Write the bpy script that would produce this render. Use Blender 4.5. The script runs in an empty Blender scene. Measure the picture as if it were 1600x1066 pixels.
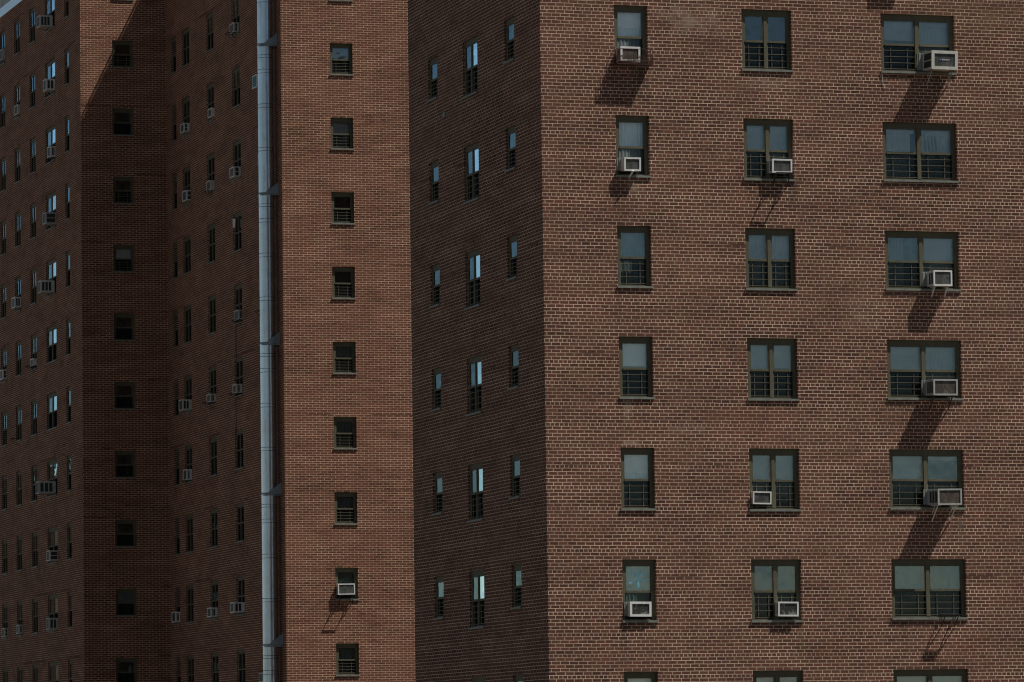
import bpy, bmesh, math, random
from mathutils import Matrix, Vector

# ------------------------------------------------------------------ camera, sky, sun, exposure
scene = bpy.context.scene
COL = scene.collection
Z0 = 14.0                                   # the camera stands on an elevated walk, 14 m above the street
YAW, PITCH, ROLL, FPX = -0.28967, 0.08621, -0.01342, 7851.9


def camera():
    cy, sy, cp, sp = math.cos(YAW), math.sin(YAW), math.cos(PITCH), math.sin(PITCH)
    fwd = Vector((-sy * cp, cy * cp, sp))
    right = Vector((cy, sy, 0))
    up = right.cross(fwd)
    cr, sr = math.cos(ROLL), math.sin(ROLL)
    r2 = right * cr + up * sr
    u2 = up * cr - right * sr
    cam = bpy.data.cameras.new('camera')
    cam.sensor_fit = 'HORIZONTAL'
    cam.sensor_width = 36.0
    cam.lens = FPX / 1600 * 36
    cam.clip_start = 0.5
    cam.clip_end = 9000
    o = bpy.data.objects.new('camera', cam)
    COL.objects.link(o)
    m = Matrix.Identity(4)
    for i in range(3):
        m[i][0], m[i][1], m[i][2] = r2[i], u2[i], -fwd[i]
    m[2][3] = Z0
    o.matrix_world = m
    scene.camera = o


camera()
SUN = Vector((1.51, -1.0, 3.1)).normalized()
w = bpy.data.worlds.new('World')
scene.world = w
w.use_nodes = True
nt = w.node_tree
sky = nt.nodes.new('ShaderNodeTexSky')
sky.sky_type = 'NISHITA'
sky.sun_disc = False
sky.sun_elevation = math.asin(SUN.z)
sky.sun_rotation = math.atan2(SUN.x, SUN.y)
sky.air_density = 1.0
sky.dust_density = 0.3
sky.ozone_density = 2.5
# summer haze and thin cloud low over the horizon, clear and deep overhead
wt = nt.nodes.new('ShaderNodeTexCoord')
ws = nt.nodes.new('ShaderNodeSeparateXYZ')
nt.links.new(wt.outputs['Generated'], ws.inputs[0])
hz = nt.nodes.new('ShaderNodeMapRange')
hz.interpolation_type = 'SMOOTHSTEP'
hz.inputs[1].default_value = 0.0
hz.inputs[2].default_value = 0.33
hz.inputs[3].default_value = 2.5
hz.inputs[4].default_value = 0.62
nt.links.new(ws.outputs[2], hz.inputs[0])
wm = nt.nodes.new('ShaderNodeMapping')
wm.inputs['Scale'].default_value = (2.2, 2.2, 10)
nt.links.new(wt.outputs['Generated'], wm.inputs['Vector'])
cn = nt.nodes.new('ShaderNodeTexNoise')
cn.inputs['Scale'].default_value = 1.6
cn.inputs['Detail'].default_value = 7
cn.inputs['Roughness'].default_value = 0.62
nt.links.new(wm.outputs[0], cn.inputs['Vector'])
cr_ = nt.nodes.new('ShaderNodeMapRange')
cr_.inputs[1].default_value = 0.38
cr_.inputs[2].default_value = 0.68
cr_.inputs[3].default_value = 0.72
cr_.inputs[4].default_value = 1.55
nt.links.new(cn.outputs[0], cr_.inputs[0])
pr = nt.nodes.new('ShaderNodeMath')
pr.operation = 'MULTIPLY'
nt.links.new(hz.outputs[0], pr.inputs[0])
nt.links.new(cr_.outputs[0], pr.inputs[1])
vm_ = nt.nodes.new('ShaderNodeVectorMath')
vm_.operation = 'SCALE'
nt.links.new(sky.outputs[0], vm_.inputs[0])
nt.links.new(pr.outputs[0], vm_.inputs[3])
nt.links.new(vm_.outputs[0], nt.nodes['Background'].inputs[0])
nt.nodes['Background'].inputs[1].default_value = 0.046
sl = bpy.data.lights.new('sun', 'SUN')
sl.energy = 5.0
sl.angle = math.radians(0.5)
sl.color = (1.0, 0.96, 0.88)
so = bpy.data.objects.new('sun', sl)
COL.objects.link(so)
so.rotation_euler = SUN.to_track_quat('Z', 'Y').to_euler()
so.location = (80, -40, 120)
scene.view_settings.view_transform = 'Standard'
scene.view_settings.look = 'None'
scene.view_settings.gamma = 1
scene.view_settings.exposure = -0.42
scene.render.engine = 'CYCLES'
scene.cycles.pixel_filter_type = 'BLACKMAN_HARRIS'
scene.cycles.filter_width = 1.15
scene.cycles.max_bounces = 6
scene.cycles.transparent_max_bounces = 12

H = 2.65                 # storey height
ROW = H / 32             # brick course


# ------------------------------------------------------------------ materials
def mat(name):
    m = bpy.data.materials.new(name)
    m.use_nodes = True
    n = m.node_tree
    return m, n, n.nodes['Principled BSDF']


def N(n, typ, **kw):
    x = n.nodes.new(typ)
    for k, v in kw.items():
        if k[0] == 'i' and k[1:].isdigit():
            x.inputs[int(k[1:])].default_value = v
        elif k.startswith('in_'):
            x.inputs[k[3:].replace('_', ' ')].default_value = v
        else:
            setattr(x, k, v)
    return x


def ramp(n, src, stops):
    r = n.nodes.new('ShaderNodeValToRGB')
    els = r.color_ramp.elements
    while len(els) > 1:
        els.remove(els[-1])
    els[0].position = stops[0][0]
    els[0].color = stops[0][1] if len(stops[0][1]) == 4 else (*stops[0][1], 1)
    for p, c in stops[1:]:
        e = els.new(p)
        e.color = c if len(c) == 4 else (*c, 1)
    n.links.new(src, r.inputs[0])
    return r.outputs[0]


def g3(v):
    return (v, v, v)


def mix(n, fac, a, b, mode='MIX'):
    x = n.nodes.new('ShaderNodeMix')
    x.data_type = 'RGBA'
    x.blend_type = mode
    x.clamp_factor = True
    for val, idx in ((fac, 0), (a, 6), (b, 7)):
        if hasattr(val, 'is_linked'):
            n.links.new(val, x.inputs[idx])
        elif idx == 0:
            x.inputs[0].default_value = val
        else:
            x.inputs[idx].default_value = (*val, 1) if len(val) == 3 else val
    return x.outputs[2]


def mapping(n, src, scale=(1, 1, 1), loc=(0, 0, 0)):
    m = n.nodes.new('ShaderNodeMapping')
    m.inputs['Scale'].default_value = scale
    m.inputs['Location'].default_value = loc
    n.links.new(src, m.inputs['Vector'])
    return m.outputs[0]


def noise(n, src, scale, detail=3, rough=0.5, dist=0.0):
    x = N(n, 'ShaderNodeTexNoise')
    x.inputs['Scale'].default_value = scale
    x.inputs['Detail'].default_value = detail
    x.inputs['Roughness'].default_value = rough
    x.inputs['Distortion'].default_value = dist
    n.links.new(src, x.inputs['Vector'])
    return x.outputs[0]


def math_(n, op, a, b=None, c=None):
    x = n.nodes.new('ShaderNodeMath')
    x.operation = op
    for i, v in enumerate((a, b, c)):
        if v is None:
            continue
        if hasattr(v, 'is_linked'):
            n.links.new(v, x.inputs[i])
        else:
            x.inputs[i].default_value = v
    return x.outputs[0]


def brick_material(name, bricks, mortar, seed, stains=False, bright_mortar=1.0, length=0.222, headers=True):
    m, n, p = mat(name)
    uv = n.nodes.new('ShaderNodeUVMap')
    uv.uv_map = 'UVMap'
    UV = uv.outputs[0]
    # hand-laid courses: tiny wobble of the joints
    wob = N(n, 'ShaderNodeTexNoise')
    wob.inputs['Scale'].default_value = 1.3
    wob.inputs['Detail'].default_value = 4
    wob.inputs['Roughness'].default_value = 0.75
    n.links.new(UV, wob.inputs['Vector'])
    sub = N(n, 'ShaderNodeVectorMath', operation='SUBTRACT')
    n.links.new(wob.outputs[1], sub.inputs[0])
    sub.inputs[1].default_value = (0.5, 0.5, 0.5)
    scl = N(n, 'ShaderNodeVectorMath', operation='MULTIPLY')
    n.links.new(sub.outputs[0], scl.inputs[0])
    scl.inputs[1].default_value = (0.05, 0.028, 0)
    add = N(n, 'ShaderNodeVectorMath', operation='ADD')
    n.links.new(UV, add.inputs[0])
    n.links.new(scl.outputs[0], add.inputs[1])
    b = N(n, 'ShaderNodeTexBrick', offset=0.5, offset_frequency=2, squash=0.5 if headers else 1.0, squash_frequency=6)
    b.inputs['Color1'].default_value = (0, 0, 0, 1)
    b.inputs['Color2'].default_value = (1, 1, 1, 1)
    b.inputs['Mortar'].default_value = (0.5, 0.5, 0.5, 1)
    b.inputs['Scale'].default_value = 1.0
    b.inputs['Mortar Size'].default_value = 0.0075
    b.inputs['Mortar Smooth'].default_value = 0.25
    b.inputs['Bias'].default_value = 0.0
    b.inputs['Brick Width'].default_value = length
    b.inputs['Row Height'].default_value = ROW
    n.links.new(add.outputs[0], b.inputs['Vector'])
    tint = b.outputs['Color']
    fac = b.outputs['Fac']
    col = ramp(n, tint, [(i / (len(bricks) - 1), c) for i, c in enumerate(bricks)])
    # weathering in the wall: wide blotches, bands by storey, rain streaks
    sh = mapping(n, UV, (1, 1, 1), (seed, seed * 1.7, 0))
    big = noise(n, mapping(n, sh, (0.22, 0.5, 1)), 1.0, 5, 0.6)
    col = mix(n, ramp(n, big, [(0.36, g3(0.0)), (0.68, g3(0.75))]), col, tuple(c * 1.5 for c in bricks[2]), 'MIX')
    blot = noise(n, mapping(n, sh, (1.1, 2.6, 1)), 1.0, 4, 0.65)
    col = mix(n, ramp(n, blot, [(0.33, g3(0.55)), (0.5, g3(0.0))]), col, tuple(c * 0.62 for c in bricks[1]))
    red = noise(n, mapping(n, sh, (0.5, 1.4, 1), (31, 7, 0)), 1.0, 4, 0.7)
    col = mix(n, ramp(n, red, [(0.54, g3(0.0)), (0.72, g3(0.5))]), col, (bricks[2][0] * 1.25, bricks[2][1] * 0.86, bricks[2][2] * 0.8))
    streak = noise(n, mapping(n, sh, (2.4, 0.16, 1)), 1.0, 4, 0.6)
    col = mix(n, ramp(n, streak, [(0.5, g3(0.0)), (0.75, g3(0.32))]), col, tuple(c * 0.55 for c in bricks[1]))
    fine = noise(n, UV, 38, 4, 0.7)
    col = mix(n, 0.55, col, ramp(n, fine, [(0.25, g3(0.35)), (0.75, g3(0.72))]), 'OVERLAY')
    # mortar: pale where repointed, dirty elsewhere
    mo = noise(n, mapping(n, sh, (0.6, 1.9, 1), (3, 11, 0)), 1.0, 5, 0.75)
    mcol = ramp(n, mo, [(0.34, tuple(c * 0.52 for c in mortar)), (0.5, tuple(c * 0.90 for c in mortar)), (0.64, tuple(c * 1.3 * bright_mortar for c in mortar))])
    fm = noise(n, UV, 9, 4, 0.8)
    mcol = mix(n, 0.5, mcol, ramp(n, fm, [(0.3, g3(0.25)), (0.7, g3(0.8))]), 'OVERLAY')
    col = mix(n, fac, col, mcol)
    # pale salts and smeared mortar in a few patches
    eff = noise(n, mapping(n, sh, (1.7, 3.1, 1), (17, 3, 0)), 1.0, 8, 0.86)
    col = mix(n, ramp(n, eff, [(0.60, g3(0.0)), (0.74, g3(0.45))]), col, tuple(c * 0.95 for c in mortar))
    # open shelf-angle joint at each floor, seen only here and there
    sep = n.nodes.new('ShaderNodeSeparateXYZ')
    n.links.new(add.outputs[0], sep.inputs[0])
    zz = math_(n, 'MODULO', sep.outputs[1], H)
    near = math_(n, 'LESS_THAN', math_(n, 'ABSOLUTE', math_(n, 'SUBTRACT', zz, ROW * 1.0)), 0.012)
    gate = ramp(n, noise(n, mapping(n, sh, (0.35, 0.9, 1), (9, 0, 0)), 1.0, 3, 0.6), [(0.52, g3(0.0)), (0.6, g3(0.75))])
    col = mix(n, math_(n, 'MULTIPLY', near, gate), col, (0.02, 0.015, 0.014))
    if stains:
        sx = n.nodes.new('ShaderNodeSeparateXYZ')
        n.links.new(UV, sx.inputs[0])
        brk = ramp(n, noise(n, mapping(n, UV, (5, 1.2, 1)), 1.0, 5, 0.75), [(0.35, g3(0)), (0.6, g3(1))])
        soft = ramp(n, noise(n, UV, 2.6, 5, 0.75), [(0.4, g3(0)), (0.62, g3(1))])
        for lx, zz0, wd, ht, cc, amt, kind in STAINS:
            du = math_(n, 'ABSOLUTE', math_(n, 'SUBTRACT', sx.outputs[0], 50.0 + lx))
            mu = math_(n, 'SUBTRACT', 1.0, math_(n, 'DIVIDE', du, wd))
            dv = math_(n, 'SUBTRACT', zz0 + VOFF_A, sx.outputs[1])
            mv = math_(n, 'MINIMUM', math_(n, 'DIVIDE', dv, 0.04 if kind == 'run' else ht * .5), math_(n, 'SUBTRACT', 1.0 if kind == 'run' else 2.0, math_(n, 'DIVIDE', dv, ht if kind == 'run' else ht * .5)))
            mk = math_(n, 'MAXIMUM', math_(n, 'MINIMUM', math_(n, 'MULTIPLY', mu, 1.6), mv), 0.0)
            mk = math_(n, 'MINIMUM', mk, 1.0)
            mk = math_(n, 'MULTIPLY', math_(n, 'MULTIPLY', mk, brk if kind == 'run' else soft), amt)
            col = mix(n, mk, col, cc)
    n.links.new(col, p.inputs['Base Color'])
    p.inputs['Roughness'].default_value = 0.92
    p.inputs['Specular IOR Level'].default_value = 0.2
    hgt = math_(n, 'SUBTRACT', math_(n, 'MULTIPLY', fine, 0.35), fac)
    bp = N(n, 'ShaderNodeBump')
    bp.inputs['Strength'].default_value = 0.7
    bp.inputs['Distance'].default_value = 0.006
    n.links.new(hgt, bp.inputs['Height'])
    n.links.new(bp.outputs[0], p.inputs['Normal'])
    return m


ZA_ = 18.309 + Z0
VOFF_A = round((40 * H - (ZA_ % ROW)) / ROW) * ROW - (ZA_ % ROW)
DK, PL, YL, RD = (0.035, 0.03, 0.027), (0.42, 0.32, 0.25), (0.20, 0.13, 0.07), (0.30, 0.11, 0.06)
_r = random.Random(5)
STAINS = [(3.9, ZA_ + .15, .75, .95, PL, .55, 'patch'), (3.2, ZA_ + .1, .4, .5, PL, .5, 'patch'), (11.6, ZA_ + .5, 2.4, 1.1, YL, .5, 'patch'),
          (9.85, ZA_ - 4 * H - 1.75, .06, .75, (.10, .11, .11), .8, 'run'), (10.45, ZA_ - 4 * H - 1.72, .09, .5, (.10, .11, .11), .8, 'run'),
          (10.5, ZA_ - 1.7, .05, .75, (.10, .11, .11), .7, 'run'), (10.5, ZA_ - 2 * H - 1.7, .06, .55, (.12, .13, .13), .7, 'run'),
          (2.35, ZA_ - H - 1.52, .25, .45, PL, .55, 'patch'), (5.7, ZA_ - 1.5, .8, .5, PL, .4, 'patch'), (3.5, ZA_ - 3.78 * H, .5, .25, PL, .8, 'patch'),
          (2.1, ZA_ - 3.93 * H, .25, .16, (.55, .40, .30), .9, 'patch'), (1.75, ZA_ - 3.97 * H, .1, .12, RD, .9, 'patch'), (10.3, ZA_ - 5 * H - 1.65, .9, .9, RD, .3, 'patch'),
          (8.0, ZA_ - 2.6 * H, .6, .9, PL, .3, 'patch'), (1.0, ZA_ - 3.2 * H, .9, .8, YL, .4, 'patch')]
for _c, (_lx, _w) in enumerate(((1.845, .843), (5.069, 1.268), (8.642, 1.914))):
    for _k in range(7):
        if _r.random() < .75:
            STAINS.append((_lx + _r.choice((.02, _w - .02, _w * _r.random())), ZA_ - _k * H - 1.5, _r.uniform(.08, .26), _r.uniform(.5, 1.15), _r.choice((DK, DK, YL, PL)), _r.uniform(.5, .85), 'run'))
BR1 = brick_material('brown_brick', [(0.064, 0.030, 0.023), (0.100, 0.044, 0.032), (0.128, 0.0565, 0.040), (0.160, 0.064, 0.042), (0.112, 0.063, 0.046)],
                     (0.73, 0.54, 0.39), 2.0, True)
BR2 = brick_material('red_brick', [(0.086, 0.034, 0.023), (0.124, 0.048, 0.030), (0.152, 0.061, 0.037), (0.184, 0.070, 0.038), (0.138, 0.066, 0.044)],
                     (0.78, 0.54, 0.38), 51.0, length=0.268, headers=False)


def simple(name, col, rough=0.5, metal=0.0, var=0.25, scale=6.0, bump=0.0, spec=0.5, streaks=0.0):
    m, n, p = mat(name)
    tc = n.nodes.new('ShaderNodeTexCoord')
    a = noise(n, tc.outputs['Object'], scale, 4, 0.6)
    dark = tuple(c * (1 - var) for c in col)
    lite = tuple(min(1, c * (1 + var)) for c in col)
    c = ramp(n, a, [(0.3, dark), (0.7, lite)])
    if streaks:
        s = noise(n, mapping(n, tc.outputs['Object'], (9, 9, 0.7)), 1.0, 4, 0.7)
        c = mix(n, ramp(n, s, [(0.5, g3(0.0)), (0.72, g3(streaks))]), c, tuple(x * 0.45 for x in col))
    n.links.new(c, p.inputs['Base Color'])
    rr = N(n, 'ShaderNodeMapRange')
    rr.inputs[3].default_value = max(0.05, rough - 0.12)
    rr.inputs[4].default_value = min(1, rough + 0.12)
    n.links.new(a, rr.inputs[0])
    n.links.new(rr.outputs[0], p.inputs['Roughness'])
    p.inputs['Metallic'].default_value = metal
    p.inputs['Specular IOR Level'].default_value = spec
    if bump:
        bp = N(n, 'ShaderNodeBump')
        bp.inputs['Strength'].default_value = bump
        bp.inputs['Distance'].default_value = 0.01
        n.links.new(a, bp.inputs['Height'])
        n.links.new(bp.outputs[0], p.inputs['Normal'])
    return m


FRAME = simple('bronze_paint', (0.100, 0.092, 0.054), 0.7, 0, 0.18, 5, streaks=0.3)
SILLM = simple('sill_metal', (0.20, 0.21, 0.18), 0.6, 0, 0.25, 5, streaks=0.3)
BAR = simple('guard_paint', (0.17, 0.15, 0.10), 0.6, 0, 0.2, 9)
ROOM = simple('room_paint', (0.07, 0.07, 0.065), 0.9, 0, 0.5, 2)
WHITE = simple('white_enamel', (0.82, 0.82, 0.79), 0.45, 0, 0.07, 7, streaks=0.35)
CREAM = simple('cream_enamel', (0.66, 0.65, 0.58), 0.5, 0, 0.1, 7, streaks=0.4)
GREY = simple('grey_enamel', (0.48, 0.50, 0.49), 0.5, 0, 0.12, 7, streaks=0.4)
FINS = None
STEEL = simple('bracket_steel', (0.42, 0.42, 0.38), 0.5, 0.4, 0.25, 9)
IRON = simple('black_iron', (0.035, 0.033, 0.03), 0.6, 0, 0.3, 9)
RUST = simple('rusted_iron', (0.085, 0.03, 0.025), 0.8, 0, 0.4, 12)
PANEL = simple('accordion_panel', (0.30, 0.32, 0.30), 0.7, 0, 0.15, 5)
TEALG = simple('teal_grille', (0.03, 0.22, 0.24), 0.6, 0, 0.2, 6)
COPING = simple('pale_coping', (0.70, 0.78, 0.84), 0.35, 0.7, 0.08, 0.6)
ROOFM = simple('roof_membrane', (0.25, 0.25, 0.25), 0.9, 0, 0.2, 0.5)
BULK = simple('bulkhead_panel', (0.55, 0.56, 0.50), 0.6, 0, 0.12, 1.5, streaks=0.3)
STAR = simple('blue_tape', (0.03, 0.42, 0.62), 0.6, 0, 0.15, 6)
LOGOW = simple('white_lettering', (0.8, 0.8, 0.8), 0.5, 0, 0.02)
LOGOB = simple('blue_emblem', (0.02, 0.04, 0.22), 0.4, 0, 0.05)
PAPER = simple('white_paper', (0.75, 0.76, 0.78), 0.8, 0, 0.05)
CABLE = simple('black_cable', (0.02, 0.02, 0.02), 0.6)
CORD = simple('white_cord', (0.6, 0.6, 0.55), 0.6)
CLOTHR = simple('red_cloth', (0.30, 0.07, 0.05), 0.9, 0, 0.4, 7)


def fins_material(name, c1, c2, period, k=2.2):
    m, n, p = mat(name)
    tc = n.nodes.new('ShaderNodeTexCoord')
    wv = N(n, 'ShaderNodeTexWave', wave_type='BANDS', bands_direction='X')
    wv.inputs['Scale'].default_value = 1.0 / period / 6.28 * 3.14
    wv.inputs['Distortion'].default_value = 0.3
    n.links.new(tc.outputs['Object'], wv.inputs['Vector'])
    d = noise(n, tc.outputs['Object'], 7, 5, 0.7)
    c = mix(n, wv.outputs[1], c1, c2)
    c = mix(n, ramp(n, d, [(0.45 if k < 3 else .5, g3(0)), (0.75 if k < 3 else .6, g3(0.8))]), c, tuple(x * k for x in c2))
    n.links.new(c, p.inputs['Base Color'])
    p.inputs['Roughness'].default_value = 0.6
    p.inputs['Metallic'].default_value = 0.2
    return m


FINS = fins_material('condenser_fins', (0.025, 0.027, 0.027), (0.085, 0.087, 0.08), 0.012)
FINSB = fins_material('brown_condenser', (0.045, 0.034, 0.026), (0.10, 0.08, 0.065), 0.012)
FINSW = fins_material('scratched_condenser', (0.02, 0.022, 0.022), (0.055, 0.055, 0.05), 0.012, 5.5)
VENTM = simple('vent_dark', (0.03, 0.032, 0.03), 0.7, 0, 0.3, 12)


def glass_material(name, ior, tint, wav=0.02, refl=(0.80, 0.96, 1)):
    m = bpy.data.materials.new(name)
    m.use_nodes = True
    n = m.node_tree
    n.nodes.clear()
    out = n.nodes.new('ShaderNodeOutputMaterial')
    tr = n.nodes.new('ShaderNodeBsdfTransparent')
    tr.inputs[0].default_value = (*tint, 1)
    gl = n.nodes.new('ShaderNodeBsdfGlossy')
    gl.inputs['Color'].default_value = (*refl, 1)
    gl.inputs['Roughness'].default_value = 0.015
    fr = n.nodes.new('ShaderNodeFresnel')
    fr.inputs[0].default_value = ior
    mx = n.nodes.new('ShaderNodeMixShader')
    tc = n.nodes.new('ShaderNodeTexCoord')
    geo = n.nodes.new('ShaderNodeNewGeometry')
    a = noise(n, geo.outputs['Position'], 1.7, 2, 0.5)
    bp = N(n, 'ShaderNodeBump')
    bp.inputs['Strength'].default_value = wav
    bp.inputs['Distance'].default_value = 0.3
    n.links.new(a, bp.inputs['Height'])
    n.links.new(bp.outputs[0], gl.inputs['Normal'])
    n.links.new(fr.outputs[0], mx.inputs[0])
    n.links.new(tr.outputs[0], mx.inputs[1])
    n.links.new(gl.outputs[0], mx.inputs[2])
    n.links.new(mx.outputs[0], out.inputs[0])
    return m


GLASS = glass_material('window_glass', 2.05, (0.95, 1.0, 1.0))
GLASSD = glass_material('dimmed_glass', 1.75, (0.7, 0.74, 0.74), 0.04, (0.56, 0.78, 0.88))  # side-wall panes: reflection colour dimmed to tone down the mirrored sky


def screen_material(name, opacity):
    m = bpy.data.materials.new(name)
    m.use_nodes = True
    n = m.node_tree
    n.nodes.clear()
    out = n.nodes.new('ShaderNodeOutputMaterial')
    tr = n.nodes.new('ShaderNodeBsdfTransparent')
    df = n.nodes.new('ShaderNodeBsdfDiffuse')
    df.inputs[0].default_value = (0.012, 0.016, 0.016, 1)
    mx = n.nodes.new('ShaderNodeMixShader')
    mx.inputs[0].default_value = opacity
    n.links.new(tr.outputs[0], mx.inputs[1])
    n.links.new(df.outputs[0], mx.inputs[2])
    n.links.new(mx.outputs[0], out.inputs[0])
    return m


SCREEN = screen_material('insect_screen', 0.62)
SCREEND = screen_material('dense_screen', 0.93)


def cloth(name, col, fold=18):
    m, n, p = mat(name)
    tc = n.nodes.new('ShaderNodeTexCoord')
    a = noise(n, mapping(n, tc.outputs['Object'], (fold, 1, 0.6)), 1.0, 3, 0.6)
    b = noise(n, mapping(n, tc.outputs['Object'], (2, 1, 2.5)), 1.0, 3, 0.6)
    c = mix(n, ramp(n, a, [(0.3, g3(0.0)), (0.7, g3(0.22))]), col, tuple(x * 0.6 for x in col))
    c = mix(n, ramp(n, b, [(0.35, g3(0.0)), (0.7, g3(0.3))]), c, tuple(x * 0.55 for x in col))
    n.links.new(c, p.inputs['Base Color'])
    p.inputs['Roughness'].default_value = 0.9
    return m


SHADE = cloth('roller_shade', (0.90, 0.91, 0.88), 1.5)
SHEER = cloth('sheer_curtain', (0.88, 0.91, 0.90))
DIMCUR = cloth('dim_curtain', (0.28, 0.36, 0.38))
GREENCUR = cloth('green_curtain', (0.30, 0.42, 0.38))
DARKCUR = cloth('dark_curtain', (0.075, 0.10, 0.11), 6)
DRAPE = cloth('striped_drape', (0.42, 0.42, 0.34), 26)


# ------------------------------------------------------------------ mesh helpers
class MB:
    def __init__(self):
        self.v, self.f, self.uv, self.mi = [], [], [], []

    def quad(self, a, b, c, d, uv=None):
        i = len(self.v)
        self.v += [a, b, c, d]
        self.f.append((i, i + 1, i + 2, i + 3))
        self.uv.append(uv)

    def box(self, x0, x1, y0, y1, z0, z1):
        i = len(self.v)
        self.v += [(x0, y0, z0), (x1, y0, z0), (x1, y1, z0), (x0, y1, z0), (x0, y0, z1), (x1, y0, z1), (x1, y1, z1), (x0, y1, z1)]
        for f in ((0, 3, 2, 1), (4, 5, 6, 7), (0, 1, 5, 4), (1, 2, 6, 5), (2, 3, 7, 6), (3, 0, 4, 7)):
            self.f.append(tuple(i + k for k in f))
            self.uv.append(None)

    def bevbox(self, x0, x1, y0, y1, z0, z1, r=0.008):
        bm = bmesh.new()
        bmesh.ops.create_cube(bm, size=1)
        for v in bm.verts:
            v.co = Vector(((x0 + x1) / 2 + v.co.x * (x1 - x0), (y0 + y1) / 2 + v.co.y * (y1 - y0), (z0 + z1) / 2 + v.co.z * (z1 - z0)))
        bmesh.ops.bevel(bm, geom=bm.edges[:], offset=r, segments=2, affect='EDGES', profile=0.5)
        i = len(self.v)
        bm.verts.index_update()
        self.v += [tuple(v.co) for v in bm.verts]
        for f in bm.faces:
            self.f.append(tuple(i + v.index for v in f.verts))
            self.uv.append(None)
        bm.free()

    def tube(self, pts, r, n=8, cap=True):
        rings = []
        pts = [Vector(p) for p in pts]
        for k, p in enumerate(pts):
            d = (pts[min(k + 1, len(pts) - 1)] - pts[max(k - 1, 0)]).normalized()
            ref = Vector((0, 0, 1)) if abs(d.z) < 0.9 else Vector((1, 0, 0))
            a = d.cross(ref).normalized()
            b = d.cross(a).normalized()
            base = len(self.v)
            for j in range(n):
                t = 2 * math.pi * j / n
                self.v.append(tuple(p + a * (r * math.cos(t)) + b * (r * math.sin(t))))
            rings.append(base)
        for k in range(len(rings) - 1):
            for j in range(n):
                j2 = (j + 1) % n
                self.f.append((rings[k] + j, rings[k] + j2, rings[k + 1] + j2, rings[k + 1] + j))
                self.uv.append(None)
        if cap:
            self.f.append(tuple(rings[0] + j for j in range(n)))
            self.f.append(tuple(rings[-1] + j for j in reversed(range(n))))
            self.uv += [None, None]

    def beam(self, a, b, w, h):
        """rectangular bar from a to b"""
        a, b = Vector(a), Vector(b)
        d = (b - a).normalized()
        ref = Vector((1, 0, 0)) if abs(d.x) < 0.9 else Vector((0, 0, 1))
        s = ref
        t = d.cross(s).normalized()
        s = t.cross(d).normalized()
        i = len(self.v)
        for p in (a, b):
            for q, r in ((-1, -1), (1, -1), (1, 1), (-1, 1)):
                self.v.append(tuple(p + s * (q * w / 2) + t * (r * h / 2)))
        for f in ((0, 1, 2, 3), (7, 6, 5, 4), (0, 4, 5, 1), (1, 5, 6, 2), (2, 6, 7, 3), (3, 7, 4, 0)):
            self.f.append(tuple(i + k for k in f))
            self.uv.append(None)

    def mesh(self, name, m, smooth=False):
        me = bpy.data.meshes.new(name)
        me.from_pydata(self.v, [], self.f)
        if any(u is not None for u in self.uv):
            l = me.uv_layers.new(name='UVMap')
            k = 0
            for f, u in zip(self.f, self.uv):
                for j in range(len(f)):
                    l.data[k].uv = u[j] if u is not None else (0, 0)
                    k += 1
        me.materials.append(m)
        bm = bmesh.new()
        bm.from_mesh(me)
        if not any(u is not None for u in self.uv):
            bmesh.ops.recalc_face_normals(bm, faces=bm.faces)
        bm.to_mesh(me)
        bm.free()
        if smooth:
            for p in me.polygons:
                p.use_smooth = True
        return me


def put(name, me, parent=None, loc=(0, 0, 0), rotz=0.0):
    o = bpy.data.objects.new(name, me)
    COL.objects.link(o)
    o.parent = parent
    o.location = loc
    o.rotation_euler = (0, 0, rotz)
    return o


def thing(name, label, cat, loc, rotz=0.0, group=None):
    o = put(name, None, None, loc, rotz)
    o.empty_display_size = 0.3
    o['label'] = label
    o['category'] = cat
    if group:
        o['group'] = group
    return o


# ------------------------------------------------------------------ measured plan (metres, world)
XA, YA, ZA = 34.551, 113.230, 18.309 + Z0        # near tower: corner, and head height of window row 0
XC, YC, ZC = 42.475, 170.553, 25.884 + Z0        # far tower
YE, XG = 188.940, 39.087
YB_END, Y_END = 125.033, 216.0
ROOF2 = 31.77 + Z0
ROOF1 = ZA + 5 * H + 0.44

ground = MB()
R_, S_ = 4200, 24
ground.quad((-R_, -R_, 0), (R_, -R_, 0), (R_, R_, 0), (-R_, R_, 0))
gm, gn, gp = mat('street_and_lawn')
tc = gn.nodes.new('ShaderNodeTexCoord')
ga = noise(gn, tc.outputs['Object'], 0.035, 6, 0.6)
gc = ramp(gn, ga, [(0.40, (0.045, 0.045, 0.02)), (0.5, (0.085, 0.055, 0.035)), (0.56, (0.13, 0.085, 0.06))])
gn.links.new(gc, gp.inputs['Base Color'])
gp.inputs['Roughness'].default_value = 0.95
go = put('ground', ground.mesh('ground', gm))
go['kind'] = 'structure'


# wall frames: (origin of local x=0, rotation). local x runs left to right seen from outside, local -y is outward
class Face:
    def __init__(self, key, ox, oy, rot, length, zh):
        self.key, self.ox, self.oy, self.rot, self.L, self.zh = key, ox, oy, rot, length, zh
        self.open = []

    def world(self, lx, ly, z):
        c, s = math.cos(self.rot), math.sin(self.rot)
        return Vector((self.ox + lx * c - ly * s, self.oy + lx * s + ly * c, z))


R90 = -math.pi / 2
FA = Face('A', XA, YA, 0, 26.0, ZA)
FB = Face('B', XA, YB_END, R90, YB_END - YA, ZA)
FC = Face('C', XC, YC, 0, 18.0, ZC)
FD = Face('D', XC, YE, R90, YE - YC, ZC)
FE = Face('E', XG, YE, 0, XC - XG, ZC)
FG = Face('G', XG, Y_END, R90, Y_END - YE, ZC)


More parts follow.
